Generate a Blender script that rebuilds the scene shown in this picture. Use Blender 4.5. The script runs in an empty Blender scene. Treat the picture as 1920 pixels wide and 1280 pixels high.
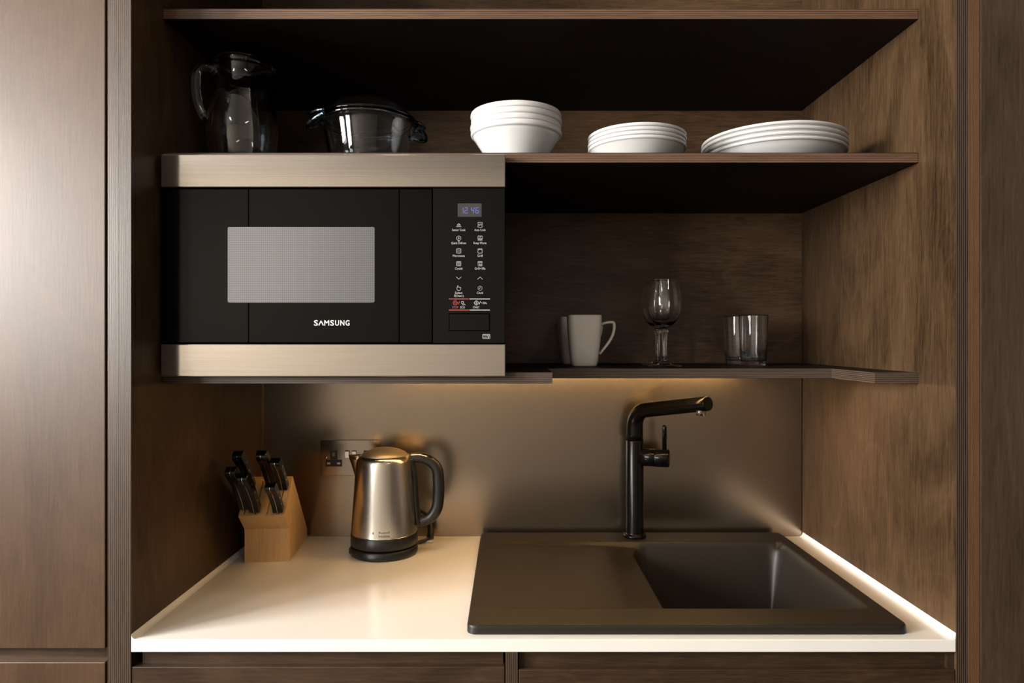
import bpy, bmesh, math, random
from mathutils import Vector, Matrix

S = bpy.context.scene
COL = S.collection
random.seed(7)
PI = math.pi
ZC = 1.378            # camera height; worktop top is at 0.900

# ------------------------------------------------------------------ camera, light, exposure
cam = bpy.data.cameras.new('camera')
cam.sensor_width = 36.0
cam.lens = 24.0
cam.shift_x = 3.0 / 1920
cam.shift_y = -4.0 / 1920
cam.clip_start = 0.05
cam_o = bpy.data.objects.new('camera', cam)
COL.objects.link(cam_o)
cam_o.location = (0, -1.088, ZC)
cam_o.rotation_euler = (PI / 2, 0, 0)
S.camera = cam_o

S.view_settings.view_transform = 'Standard'
S.view_settings.look = 'None'
S.view_settings.gamma = 1.0
S.view_settings.use_curve_mapping = False
S.view_settings.exposure = -0.12

world = bpy.data.worlds.new('world')
S.world = world
world.use_nodes = True
world.node_tree.nodes['Background'].inputs[0].default_value = (0.75, 0.85, 1.0, 1)
world.node_tree.nodes['Background'].inputs[1].default_value = 0.3

ROOM = dict(x0=-2.6, x1=2.4, y0=-3.6, y1=0.64, z1=2.56)
WINS = [dict(y0=-3.25, y1=-2.15, z0=1.05, z1=2.44, p=155), dict(y0=-1.75, y1=-.60, z0=1.45, z1=2.44, p=290)]


def area(name, loc, rot, sx, sy, power, color, spread=PI):
    l = bpy.data.lights.new(name, 'AREA')
    l.shape = 'RECTANGLE'
    l.size, l.size_y = sx, sy
    l.energy = power
    l.color = color
    l.spread = spread
    o = bpy.data.objects.new(name, l)
    COL.objects.link(o)
    o.location, o.rotation_euler = loc, rot
    return o


# daylight entering through the windows in the left wall, behind and beside the camera
for W_ in WINS:
    area('window_daylight', (ROOM['x0'] - 0.06, (W_['y0'] + W_['y1']) / 2, (W_['z0'] + W_['z1']) / 2), (PI / 2, 0, -PI / 2),
         W_['y1'] - W_['y0'] - .06, W_['z1'] - W_['z0'] - .06, W_['p'], (1.0, 0.97, 0.93))


def downlight(loc, power, color, size=95, blend=.6, rad=.035, tilt=(0, 0, 0)):
    l = bpy.data.lights.new('lamp_and_fill_spot', 'SPOT')
    l.energy, l.color, l.spot_size, l.spot_blend, l.shadow_soft_size = power, color, math.radians(size), blend, rad
    o = bpy.data.objects.new('lamp_and_fill_spot', l)
    COL.objects.link(o)
    o.location = loc
    o.rotation_euler = tilt
    return o


# slim light panels, added out of view to put streaks on the glassware
for _x in (-1.05, 1.0):
    area('added_highlight_panel', (_x, -1.9, 2.545), (0, 0, 0),   .14, .70, 8, (1.0, .90, .78))
# recessed ceiling lamps above the niche; the rear row is added
downlight((-0.35, -0.30, 2.53), 5, (1.0, .80, .58))
downlight((0.55, -0.30, 2.53), 5, (1.0, .80, .58))
for _x in (-1.6, 0.0, 1.5):  # added unseen spots that brighten the wall behind the camera
    downlight((_x, -2.9, 2.53), 4, (1.0, .82, .62), size=140, rad=.05)

# ------------------------------------------------------------------ helpers


class MB:
    """collects polygons; build() links them as ONE mesh object"""

    def __init__(self):
        self.v, self.f, self.m, self.s = [], [], [], []

    def add(self, verts, faces, mat=0, smooth=False):
        b = len(self.v)
        self.v += [tuple(p) for p in verts]
        for f in faces:
            self.f.append([i + b for i in f])
            self.m.append(mat)
            self.s.append(smooth)
        return self

    def box(self, x0, x1, y0, y1, z0, z1, mat=0, front=None, sides=None, topbot=None):
        v = [(x0, y0, z0), (x1, y0, z0), (x1, y1, z0), (x0, y1, z0), (x0, y0, z1), (x1, y0, z1), (x1, y1, z1), (x0, y1, z1)]
        fr = mat if front is None else front
        si = mat if sides is None else sides
        tb = mat if topbot is None else topbot
        for f, m in (((0, 3, 2, 1), tb), ((4, 5, 6, 7), tb), ((0, 1, 5, 4), fr), ((2, 3, 7, 6), fr), ((1, 2, 6, 5), si), ((3, 0, 4, 7), si)):
            self.add(v, [f], m)
        return self

    def lathe(self, prof, seg=64, mat=0, warp=None, smooth=True, center=(0, 0, 0)):
        """prof: (r,z) list; r==0 ends become poles"""
        vs, ring = [], []
        for (r, z) in prof:
            if r < 1e-7:
                ring.append([len(vs)])
                vs.append((0, 0, z))
            else:
                ring.append(list(range(len(vs), len(vs) + seg)))
                for k in range(seg):
                    a = 2 * PI * k / seg
                    vs.append((r * math.cos(a), r * math.sin(a), z))
        fs = []
        for a, b in zip(ring[:-1], ring[1:]):
            for k in range(seg):
                k2 = (k + 1) % seg
                if len(a) == 1 and len(b) == 1:
                    continue
                if len(a) == 1:
                    fs.append((a[0], b[k2], b[k]))
                elif len(b) == 1:
                    fs.append((a[k], a[k2], b[0]))
                else:
                    fs.append((a[k], a[k2], b[k2], b[k]))
        if warp:
            vs = [warp(*p) for p in vs]
        vs = [(p[0] + center[0], p[1] + center[1], p[2] + center[2]) for p in vs]
        return self.add(vs, fs, mat, smooth)

    def tube(self, pts, rad, seg=16, mat=0, caps=True, flat=1.0, up=None, smooth=True):
        pts = [Vector(p) for p in pts]
        n = len(pts)
        rads = rad if isinstance(rad, (list, tuple)) else [rad] * n
        tang = []
        for i in range(n):
            t = pts[min(i + 1, n - 1)] - pts[max(i - 1, 0)]
            tang.append(t.normalized())
        u = Vector(up) if up else (Vector((0, 0, 1)) if abs(tang[0].z) < .9 else Vector((1, 0, 0)))
        vs, fs = [], []
        for i in range(n):
            t = tang[i]
            a = (u - t * u.dot(t)).normalized()
            if not up:
                u = a
            b = t.cross(a)
            for k in range(seg):
                c = 2 * PI * k / seg
                vs.append(tuple(pts[i] + a * (math.cos(c) * rads[i]) + b * (math.sin(c) * rads[i] * flat)))
        for i in range(n - 1):
            for k in range(seg):
                k2 = (k + 1) % seg
                fs.append((i * seg + k, i * seg + k2, (i + 1) * seg + k2, (i + 1) * seg + k))
        self.add(vs, fs, mat, smooth)
        if caps:
            self.add(vs[:seg], [tuple(range(seg))[::-1]], mat)
            self.add(vs[-seg:], [tuple(range(seg))], mat)
        return self

    def prism(self, poly, axis, a0, a1, mat=0, capmat=None):
        """poly of 2D points extruded along axis; for axis x the 2D coords are (y,z), y: (x,z), z: (x,y)"""
        def p3(p, a):
            return {'x': (a, p[0], p[1]), 'y': (p[0], a, p[1]), 'z': (p[0], p[1], a)}[axis]
        n = len(poly)
        vs = [p3(p, a0) for p in poly] + [p3(p, a1) for p in poly]
        fs = [(i, (i + 1) % n, n + (i + 1) % n, n + i) for i in range(n)]
        self.add(vs, fs, mat)
        cm = mat if capmat is None else capmat
        self.add(vs, [tuple(range(n))[::-1]], cm)
        self.add(vs, [tuple(range(n, 2 * n))], cm)
        return self

    def cells(self, xs, ys, keep, z0, z1, mat=0, edge=None):
        """slab over a grid of cells; keep(i,j) says which cells are solid"""
        em = mat if edge is None else edge
        nx, ny = len(xs) - 1, len(ys) - 1

        def k(i, j):
            return 0 <= i < nx and 0 <= j < ny and keep(i, j)
        for i in range(nx):
            for j in range(ny):
                if not k(i, j):
                    continue
                x0, x1, y0, y1 = xs[i], xs[i + 1], ys[j], ys[j + 1]
                self.add([(x0, y0, z1), (x1, y0, z1), (x1, y1, z1), (x0, y1, z1)], [(0, 1, 2, 3)], mat)
                self.add([(x0, y0, z0), (x1, y0, z0), (x1, y1, z0), (x0, y1, z0)], [(3, 2, 1, 0)], mat)
                if not k(i, j - 1):
                    self.add([(x0, y0, z0), (x1, y0, z0), (x1, y0, z1), (x0, y0, z1)], [(0, 1, 2, 3)], em)
                if not k(i, j + 1):
                    self.add([(x0, y1, z0), (x1, y1, z0), (x1, y1, z1), (x0, y1, z1)], [(3, 2, 1, 0)], em)
                if not k(i - 1, j):
                    self.add([(x0, y0, z0), (x0, y1, z0), (x0, y1, z1), (x0, y0, z1)], [(3, 2, 1, 0)], em)
                if not k(i + 1, j):
                    self.add([(x1, y0, z0), (x1, y1, z0), (x1, y1, z1), (x1, y0, z1)], [(0, 1, 2, 3)], em)
        return self

    def stroke(self, pts, w, y, mat=0, closed=False):
        """flat printed line in an XZ plane at depth y"""
        if closed:
            pts = list(pts) + [pts[0]]
        for (a, b) in zip(pts[:-1], pts[1:]):
            dx, dz = b[0] - a[0], b[1] - a[1]
            L = math.hypot(dx, dz) or 1
            ex, ez = dx / L * w / 2, dz / L * w / 2
            nx, nz = -ez, ex
            self.add([(a[0] - ex + nx, y, a[1] - ez + nz), (a[0] - ex - nx, y, a[1] - ez - nz),
                      (b[0] + ex - nx, y, b[1] + ez - nz), (b[0] + ex + nx, y, b[1] + ez + nz)], [(0, 1, 2, 3)], mat)
        return self

    def mesh(self, name, mats, merge=True, bevel=0, bseg=2):
        me = bpy.data.meshes.new(name)
        me.from_pydata(self.v, [], self.f)
        for mt in (mats if isinstance(mats, (list, tuple)) else [mats]):
            me.materials.append(mt)
        for p, m, s in zip(me.polygons, self.m, self.s):
            p.material_index = m
            p.use_smooth = s
        bm = bmesh.new()
        bm.from_mesh(me)
        if merge:
            bmesh.ops.remove_doubles(bm, verts=bm.verts, dist=1e-6)
            bmesh.ops.recalc_face_normals(bm, faces=bm.faces)
        if bevel:
            es = [e for e in bm.edges if len(e.link_faces) == 2 and e.calc_face_angle(0) > .5]
            bmesh.ops.bevel(bm, geom=es, offset=bevel, segments=bseg, affect='EDGES', profile=.5, clamp_overlap=True)
        bm.to_mesh(me)
        bm.free()
        return me

    def build(self, name, mats, parent=None, loc=None, **kw):
        o = bpy.data.objects.new(name, self.mesh(name, mats, **kw))
        COL.objects.link(o)
        if parent:
            o.parent = parent
        if loc:
            o.location = loc
        return o


def tag(o, label, cat, group=None):
    o['label'] = label
    o['category'] = cat
    if group:
        o['group'] = group
    return o


def thing(name, label, cat, loc=(0, 0, 0), rz=0, group=None):
    o = bpy.data.objects.new(name, None)
    COL.objects.link(o)
    o.location = loc
    o.rotation_euler = (0, 0, rz)
    return tag(o, label, cat, group)


def struct(o):
    o['kind'] = 'structure'
    return o


def copy_tree(o, parent=None):
    c = o.copy()
    COL.objects.link(c)
    c.parent = parent
    for ch in list(o.children):
        copy_tree(ch, c)
    return c


def catmull(pts, n=8, closed=False):
    P = [Vector(p) for p in pts]
    out = []
    m = len(P)
    rng = m if closed else m - 1
    for i in range(rng):
        if closed:
            p0, p1, p2, p3 = P[(i - 1) % m], P[i], P[(i + 1) % m], P[(i + 2) % m]
        else:
            p0, p1, p2, p3 = P[max(i - 1, 0)], P[i], P[i + 1], P[min(i + 2, m - 1)]
        for k in range(n):
            t = k / n
            out.append(.5 * ((2 * p1) + (p2 - p0) * t + (2 * p0 - 5 * p1 + 4 * p2 - p3) * t * t + (3 * p1 - p0 - 3 * p2 + p3) * t ** 3))
    if not closed:
        out.append(P[-1])
    return out


def smooth2(prof, n=6):
    return [(max(p[0], 0), p[1]) for p in catmull([(a, b, 0) for a, b in prof], n)]


def S01(t):
    t = max(0.0, min(1.0, t))
    return t * t * (3 - 2 * t)


# ------------------------------------------------------------------ materials
def new_mat(name):
    m = bpy.data.materials.new(name)
    m.use_nodes = True
    nt = m.node_tree
    b = nt.nodes['Principled BSDF']
    return m, nt, b


def N(nt, t, **kw):
    n = nt.nodes.new(t)
    for k, v in kw.items():
        if k in n.inputs:
            n.inputs[k].default_value = v
        else:
            setattr(n, k, v)
    return n


def L(nt, a, b):
    nt.links.new(a, b)


def ramp(nt, stops):
    r = nt.nodes.new('ShaderNodeValToRGB')
    e = r.color_ramp.elements
    while len(e) < len(stops):
        e.new(.5)
    for el, (p, c) in zip(e, stops):
        el.position = p
        el.color = (*c, 1)
    return r


def plain(name, col, rough=.5, metal=0, var=.06, scale=40, bump=0, spec=.5, coat=0, coat_rough=.1, stretch=(1, 1, 1)):
    m, nt, b = new_mat(name)
    tc = N(nt, 'ShaderNodeTexCoord')
    mp = N(nt, 'ShaderNodeMapping')
    mp.inputs['Scale'].default_value = stretch
    L(nt, tc.outputs['Object'], mp.inputs[0])
    nz = N(nt, 'ShaderNodeTexNoise', Scale=scale, Detail=4.0)
    L(nt, mp.outputs[0], nz.inputs['Vector'])
    lo = tuple(c * (1 - var) for c in col)
    hi = tuple(min(1, c * (1 + var)) for c in col)
    r = ramp(nt, [(.3, lo), (.7, hi)])
    L(nt, nz.outputs['Fac'], r.inputs[0])
    L(nt, r.outputs[0], b.inputs['Base Color'])
    b.inputs['Roughness'].default_value = rough
    b.inputs['Metallic'].default_value = metal
    b.inputs['Specular IOR Level'].default_value = spec
    b.inputs['Coat Weight'].default_value = coat
    b.inputs['Coat Roughness'].default_value = coat_rough
    if bump:
        bp = N(nt, 'ShaderNodeBump', Strength=bump, Distance=.002)
        L(nt, nz.outputs['Fac'], bp.inputs['Height'])
        L(nt, bp.outputs[0], b.inputs['Normal'])
    return m


def wood(name, dark, light, grain='z', rough=.38, seed=0.0, spec=.4, contrast=1.0):
    """stained birch veneer: blotchy stain, fine fibres along the grain, a few cathedral lines"""
    m, nt, b = new_mat(name)
    tc = N(nt, 'ShaderNodeTexCoord')

    def mapped(along, across):
        mp = N(nt, 'ShaderNodeMapping')
        sc = [across] * 3
        sc['xyz'.index(grain)] = along
        mp.inputs['Scale'].default_value = sc
        mp.inputs['Location'].default_value = (seed, seed * 1.7, seed * .6)
        L(nt, tc.outputs['Object'], mp.inputs[0])
        return mp
    blot = N(nt, 'ShaderNodeTexNoise', Scale=1.0, Detail=5.0, Roughness=.62, Distortion=1.2)
    L(nt, mapped(2.2, 5.5).outputs[0], blot.inputs['Vector'])
    fib = N(nt, 'ShaderNodeTexNoise', Scale=1.0, Detail=6.0, Roughness=.65)
    L(nt, mapped(13, 260).outputs[0], fib.inputs['Vector'])
    pores = N(nt, 'ShaderNodeTexNoise', Scale=1.0, Detail=2.0, Roughness=.5)
    L(nt, mapped(55, 700).outputs[0], pores.inputs['Vector'])
    cath = N(nt, 'ShaderNodeTexNoise', Scale=1.0, Detail=1.0, Distortion=.4)
    L(nt, mapped(1.1, 4.0).outputs[0], cath.inputs['Vector'])
    mul = N(nt, 'ShaderNodeMath', operation='MULTIPLY')
    mul.inputs[1].default_value = 16
    L(nt, cath.outputs['Fac'], mul.inputs[0])
    fr = N(nt, 'ShaderNodeMath', operation='FRACT')
    L(nt, mul.outputs[0], fr.inputs[0])
    ln = ramp(nt, [(0, (0, 0, 0)), (.86, (0, 0, 0)), (.95, (1, 1, 1)), (1, (0, 0, 0))])
    L(nt, fr.outputs[0], ln.inputs[0])
    # weighted sum
    def madd(src, k, prev=None):
        n = N(nt, 'ShaderNodeMath', operation='MULTIPLY_ADD')
        L(nt, src, n.inputs[0])
        n.inputs[1].default_value = k
        if prev is None:
            n.inputs[2].default_value = 0
        else:
            L(nt, prev, n.inputs[2])
        return n.outputs[0]
    s = madd(blot.outputs['Fac'], .58 * contrast)
    s = madd(fib.outputs['Fac'], .46 * contrast, s)
    s = madd(pores.outputs['Fac'], .22 * contrast, s)
    s = madd(ln.outputs[0], .05 * contrast, s)
    cen = .63 * contrast
    r = ramp(nt, [(max(0, cen - .17), dark), (cen + .17, light)])
    L(nt, s, r.inputs[0])
    L(nt, r.outputs[0], b.inputs['Base Color'])
    b.inputs['Roughness'].default_value = rough
    b.inputs['Specular IOR Level'].default_value = spec
    bp = N(nt, 'ShaderNodeBump', Strength=.12, Distance=.0006)
    L(nt, fib.outputs['Fac'], bp.inputs['Height'])
    L(nt, bp.outputs[0], b.inputs['Normal'])
    return m


def ply(name, axis, dark, light, along, rough=.5):
    """plywood edge: thin alternating veneers stacked along axis"""
    m, nt, b = new_mat(name)
    tc = N(nt, 'ShaderNodeTexCoord')
    sep = N(nt, 'ShaderNodeSeparateXYZ')
    L(nt, tc.outputs['Object'], sep.inputs[0])
    k = N(nt, 'ShaderNodeMath', operation='MULTIPLY')
    k.inputs[1].default_value = 2 * PI / .0032
    L(nt, sep.outputs['xyz'.index(axis)], k.inputs[0])
    sn = N(nt, 'ShaderNodeMath', operation='SINE')
    L(nt, k.outputs[0], sn.inputs[0])
    mp = N(nt, 'ShaderNodeMapping')
    sc = [14.0, 14.0, 14.0]
    sc['xyz'.index(axis)] = 420.0
    mp.inputs['Scale'].default_value = sc
    L(nt, tc.outputs['Object'], mp.inputs[0])
    nz = N(nt, 'ShaderNodeTexNoise', Scale=1.0, Detail=5.0, Roughness=.7)
    L(nt, mp.outputs[0], nz.inputs['Vector'])
    a = N(nt, 'ShaderNodeMath', operation='MULTIPLY_ADD')
    L(nt, sn.outputs[0], a.inputs[0])
    a.inputs[1].default_value = .30
    L(nt, nz.outputs['Fac'], a.inputs[2])
    r = ramp(nt, [(.25, dark), (.75, light)])
    L(nt, a.outputs[0], r.inputs[0])
    L(nt, r.outputs[0], b.inputs['Base Color'])
    b.inputs['Roughness'].default_value = rough
    bp = N(nt, 'ShaderNodeBump', Strength=.25, Distance=.0006)
    L(nt, a.outputs[0], bp.inputs['Height'])
    L(nt, bp.outputs[0], b.inputs['Normal'])
    return m


def brushed(name, col, rough, axis='x', aniso=.0, amount=.05, bump=.04):
    m, nt, b = new_mat(name)
    tc = N(nt, 'ShaderNodeTexCoord')
    mp = N(nt, 'ShaderNodeMapping')
    sc = [900.0, 900.0, 900.0]
    sc['xyz'.index(axis)] = 6.0
    mp.inputs['Scale'].default_value = sc
    L(nt, tc.outputs['Object'], mp.inputs[0])
    nz = N(nt, 'ShaderNodeTexNoise', Scale=1.0, Detail=3.0)
    L(nt, mp.outputs[0], nz.inputs['Vector'])
    r = ramp(nt, [(.3, tuple(c * (1 - amount) for c in col)), (.7, tuple(min(1, c * (1 + amount)) for c in col))])
    L(nt, nz.outputs['Fac'], r.inputs[0])
    L(nt, r.outputs[0], b.inputs['Base Color'])
    b.inputs['Metallic'].default_value = 1.0
    b.inputs['Roughness'].default_value = rough
    b.inputs['Anisotropic'].default_value = aniso
    if bump:
        bp = N(nt, 'ShaderNodeBump', Strength=bump, Distance=.0003)
        L(nt, nz.outputs['Fac'], bp.inputs['Height'])
        L(nt, bp.outputs[0], b.inputs['Normal'])
    return m


def glass(name, col=(1, 1, 1), ior=1.52, rough=0.0):
    m, nt, b = new_mat(name)
    b.inputs['Base Color'].default_value = (*col, 1)
    b.inputs['Transmission Weight'].default_value = 1.0
    b.inputs['Roughness'].default_value = rough
    b.inputs['IOR'].default_value = ior
    return m


def emit(name, col, strength):
    m, nt, b = new_mat(name)
    b.inputs['Base Color'].default_value = (*col, 1)
    b.inputs['Emission Color'].default_value = (*col, 1)
    b.inputs['Emission Strength'].default_value = strength
    return m


W_D, W_L = (.0165, .0085, .0037), (.100, .0575, .0285)
SHADE_D, SHADE_L = (.005, .0028, .0015), (.015, .0088, .0050)  # shelf boards darkened in colour to paint the shade of their undersides
M = {}
M['wood_side'] = wood('stained_birch_side', W_D, W_L, 'z', seed=3.1, spec=.25)
M['wood_back'] = wood('stained_birch_back', (.032, .0165, .0075), (.165, .096, .050), 'x', seed=8.3)
M['wood_shelf_shade'] = wood('shaded_birch_shelf', SHADE_D, SHADE_L, 'x', seed=1.9, rough=.6, spec=.15)
M['wood_door'] = wood('stained_birch_door', (.036, .0175, .0078), (.082, .044, .0225), 'z', rough=.38, seed=5.4, spec=.50, contrast=.8)
M['wood_door_shade'] = wood('shaded_birch_door', (.022, .0125, .007), (.066, .043, .027), 'z', rough=.42, seed=12.4)  # door darkened in colour for the dim side of the room it mirrors
M['wood_drawer'] = wood('stained_birch_drawer', (.014, .0075, .0038), (.060, .034, .018), 'x', seed=15.2)
M['ply_x'] = ply('plywood_edge_vertical', 'x', (.012, .0075, .005), (.080, .053, .035), 'z', rough=.36)
M['ply_x_brown'] = ply('plywood_edge_brown', 'x', (.050, .023, .009), (.135, .068, .028), 'z')
M['ply_z'] = ply('plywood_edge_shelf', 'z', (.036, .0165, .0085), (.150, .080, .044), 'x')
M['ply_z_dark'] = ply('plywood_edge_shelf_dark', 'z', (.020, .012, .008), (.085, .055, .038), 'x')
M['wall'] = plain('room_wall_paint', (.29, .255, .215), .8, scale=8, var=.03)
M['wall_dark'] = plain('dark_wall_panelling', (.028, .020, .015), .6, scale=8, var=.1)
M['ceil'] = plain('room_ceiling_paint', (.22, .205, .19), .85, scale=8, var=.03)
M['floor'] = wood('dark_floor_boards', (.03, .018, .01), (.08, .05, .03), 'y', rough=.5, seed=20)
M['frame'] = plain('window_frame_paint', (.8, .8, .78), .4)
M['pane'] = glass('window_pane_glass')
M['quartz'] = plain('white_quartz', (.75, .715, .655), .16, scale=6, var=.035, spec=.5)
M['sealant'] = plain('white_sealant', (.88, .86, .82), .3, scale=30, var=.02)
M['splash'] = brushed('bronze_metal_sheet', (.36, .30, .235), .25, 'x', aniso=0, amount=.02, bump=.01)
M['splash_edge'] = brushed('bronze_metal_edge', (.45, .33, .18), .3, 'z')
M['steel'] = brushed('brushed_steel_trim', (.58, .535, .48), .11, 'x', amount=.06, bump=.05)
M['steel_v'] = brushed('brushed_steel_kettle', (.74, .69, .61), .27, 'z', amount=.02, bump=.01)
M['steel_lid'] = brushed('satin_steel_lid', (.46, .40, .325), .50, 'x', amount=.03, bump=.01)
M['plate_metal'] = brushed('bronze_socket_plate', (.40, .34, .275), .17, 'x', amount=.02, bump=.01)
M['steel_plain'] = brushed('polished_steel', (.65, .62, .58), .15, 'x', amount=.02, bump=0)
M['black_glass'] = plain('black_door_glass', (.0018, .0017, .0016), .13, var=.02, spec=.15)
M['black_panel'] = plain('black_control_panel', (.0032, .0030, .0028), .2, var=.02, spec=.18)
M['black_plastic'] = plain('black_plastic', (.010, .010, .010), .36, var=.05)
M['black_gloss'] = plain('black_gloss_handle', (.003, .003, .003), .20, var=.05, spec=.3)
M['black_satin'] = plain('black_satin_tap', (.003, .0029, .0027), .20, var=.04, spec=.16)
M['gap'] = plain('dark_gap', (.001, .001, .001), .9, spec=0)
M['granite'] = plain('black_granite_composite', (.0130, .0100, .0070), .42, scale=900, var=.55, bump=.12, spec=.36)
M['porcelain'] = plain('white_porcelain', (.60, .595, .58), .12, var=.01, spec=.5)
M['mug'] = plain('white_mug_glaze', (.86, .82, .77), .14, var=.01)
M['glass'] = glass('clear_glass')
M['glass_blue'] = glass('blue_tinted_oven_glass', (.86, .94, 1.0))
M['glass_ear'] = glass('blue_glass_handle', (.45, .70, .92))
M['beech'] = wood('oiled_beech', (.52, .30, .12), (.76, .49, .23), 'z', rough=.42, seed=2.2, contrast=.8)
M['print'] = plain('pale_print', (.42, .42, .405), .6, var=.01)
M['print_red'] = plain('red_print', (.36, .060, .060), .6, var=.01)
M['print_dark'] = plain('dark_print', (.05, .035, .025), .5, var=.01)
M['logo'] = plain('silver_logo', (.60, .59, .575), .4, var=.01)
M['lcd'] = plain('grey_display', (.034, .031, .029), .35, var=.02)
M['digit'] = emit('blue_digit', (.10, .14, .55), .45)
M['led'] = emit('warm_led_diffuser', (1.0, .58, .20), 76)
M['white_plastic'] = plain('white_plastic', (.75, .72, .68), .35)


def window_mesh_mat():
    m, nt, b = new_mat('perforated_oven_window')
    tc = N(nt, 'ShaderNodeTexCoord')
    sep = N(nt, 'ShaderNodeSeparateXYZ')
    L(nt, tc.outputs['Object'], sep.inputs[0])
    acc = None
    for ax, pitch in ((0, .0036), (2, .0039)):
        d = N(nt, 'ShaderNodeMath', operation='MULTIPLY')
        d.inputs[1].default_value = 2 * PI / pitch
        L(nt, sep.outputs[ax], d.inputs[0])
        c = N(nt, 'ShaderNodeMath', operation='COSINE')
        L(nt, d.outputs[0], c.inputs[0])
        if acc is None:
            acc = c
        else:
            s = N(nt, 'ShaderNodeMath', operation='ADD')
            L(nt, acc.outputs[0], s.inputs[0])
            L(nt, c.outputs[0], s.inputs[1])
            acc = s
    r = ramp(nt, [(.0, (.09, .09, .088)), (1, (.20, .20, .195))])
    hf = N(nt, 'ShaderNodeMath', operation='MULTIPLY_ADD')
    L(nt, acc.outputs[0], hf.inputs[0])
    hf.inputs[1].default_value = .6
    hf.inputs[2].default_value = -.3
    L(nt, hf.outputs[0], r.inputs[0])
    L(nt, r.outputs[0], b.inputs['Base Color'])
    b.inputs['Metallic'].default_value = .55
    b.inputs['Roughness'].default_value = .42
    b.inputs['Coat Weight'].default_value = .5
    b.inputs['Coat Roughness'].default_value = .1
    return m


M['oven_window'] = window_mesh_mat()

# ------------------------------------------------------------------ room shell (behind and around the camera)
R = ROOM
struct(MB().box(R['x0'], R['x1'], R['y0'], R['y1'], -.05, 0).build('floor', M['floor']))
struct(MB().box(R['x0'], R['x1'], R['y0'], R['y1'], R['z1'], R['z1'] + .05).build('ceiling', M['ceil']))
struct(MB().box(R['x0'], R['x1'], R['y0'] - .1, R['y0'], 0, R['z1']).build('wall_front', M['wall']))
struct(MB().box(R['x1'], R['x1'] + .1, R['y0'], R['y1'], 0, R['z1']).build('wall_right', M['wall_dark']))
struct(MB().box(R['x0'], R['x1'], R['y1'], R['y1'] + .1, 0, R['z1']).build('wall_back', M['wall']))
wy = [R['y0']] + [q for W_ in WINS for q in (W_['y0'], W_['y1'])] + [R['y1']]
_w = MB()
for i_ in range(0, len(wy), 2):
    _w.box(R['x0'] - .12, R['x0'], wy[i_], wy[i_ + 1], 0, R['z1'])
for W_ in WINS:
    _w.box(R['x0'] - .12, R['x0'], W_['y0'], W_['y1'], 0, W_['z0'])
    _w.box(R['x0'] - .12, R['x0'], W_['y0'], W_['y1'], W_['z1'], R['z1'])
struct(_w.build('wall_left', M['wall']))
for n_, W_ in enumerate(WINS):
    _w = MB()
    fy0, fy1, fz0, fz1 = W_['y0'] + .002, W_['y1'] - .002, W_['z0'] + .002, W_['z1'] - .002
    for a in ((fy0, fy0 + .05, fz0, fz1), (fy1 - .05, fy1, fz0, fz1), (fy0, fy1, fz0, fz0 + .05), (fy0, fy1, fz1 - .05, fz1),
              ((fy0 + fy1) / 2 - .03, (fy0 + fy1) / 2 + .03, fz0, fz1)):
        _w.box(R['x0'] - .05, R['x0'] - .01, a[0], a[1], a[2], a[3])
    struct(_w.build('window_%d' % (n_ + 1), M['frame'], merge=False))

# ------------------------------------------------------------------ fitted joinery
XL, XR = -.6046, .710          # inner faces of the niche
YB = .576                      # back panel face
SH = .0995                     # shelf front edge
TOP = 2.44

unit = thing('open_shelf_unit', 'dark stained plywood niche with open shelves above the white worktop', 'shelving')
_p = MB().box(XL - .0194, XL, 0, YB + .018, 0, TOP, front=1)
_p.build('side_panel', [M['wood_side'], M['ply_x']], unit)
_p = MB().box(XR, XR + .0187, 0, YB + .018, 0, TOP, front=1)
_p.build('side_panel', [M['wood_side'], M['ply_x']], unit)
MB().box(XL, XR, YB, YB + .018, ZC - .0577, TOP).build('back_panel', M['wood_back'], unit)
MB().box(XL, XR, .05, YB, TOP - .018, TOP, front=1).build('top_panel', [M['wood_shelf_shade'], M['ply_z']], unit)
MB().box(XL + .0003, XR - .0003, SH, YB, ZC + .5566, ZC + .575, front=1).build('shelf', [M['wood_shelf_shade'], M['ply_z']], unit, bevel=.0006, bseg=1)
MB().box(XL + .0003, XR - .0003, SH, YB, ZC + .3068, ZC + .3247, front=1).build('shelf', [M['wood_shelf_shade'], M['ply_z']], unit, bevel=.0006, bseg=1)
# lowest shelf: notch cut out of its front, groove for the light strip in its underside
zs1, zs0 = ZC - .0577, ZC - .0768
xs = [XL + .0003, -.315,   .073, .614, .634, XR - .0003]
ys = [SH, .26, .345, .356, YB]
_p = MB()
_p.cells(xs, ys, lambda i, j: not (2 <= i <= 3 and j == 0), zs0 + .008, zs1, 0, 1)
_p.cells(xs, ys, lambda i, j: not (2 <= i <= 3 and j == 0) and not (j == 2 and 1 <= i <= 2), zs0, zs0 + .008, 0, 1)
_p.build('shelf', [M['wood_shelf_shade'], M['ply_z_dark']], unit)
MB().box(-.313, .612, .3455, .3555, zs0 - .0018, zs0 + .0075).build('light_strip', M['led'], unit)['label'] = 'warm light strip under the lowest shelf'

# metal splashback
sp = MB().box(XL + .004, XR - .002, YB - .004, YB, .9, zs0 - .0005).build('splashback', M['splash'])
tag(sp, 'bronze brushed metal splashback between worktop and lowest shelf', 'splashback')
# thin corner bead on the left edge of the splashback
MB().box(XL + .0002, XL + .0038, YB - .007, YB, .901, zs0 - .001).build('edge_trim', M['splash_edge'], sp)

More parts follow.
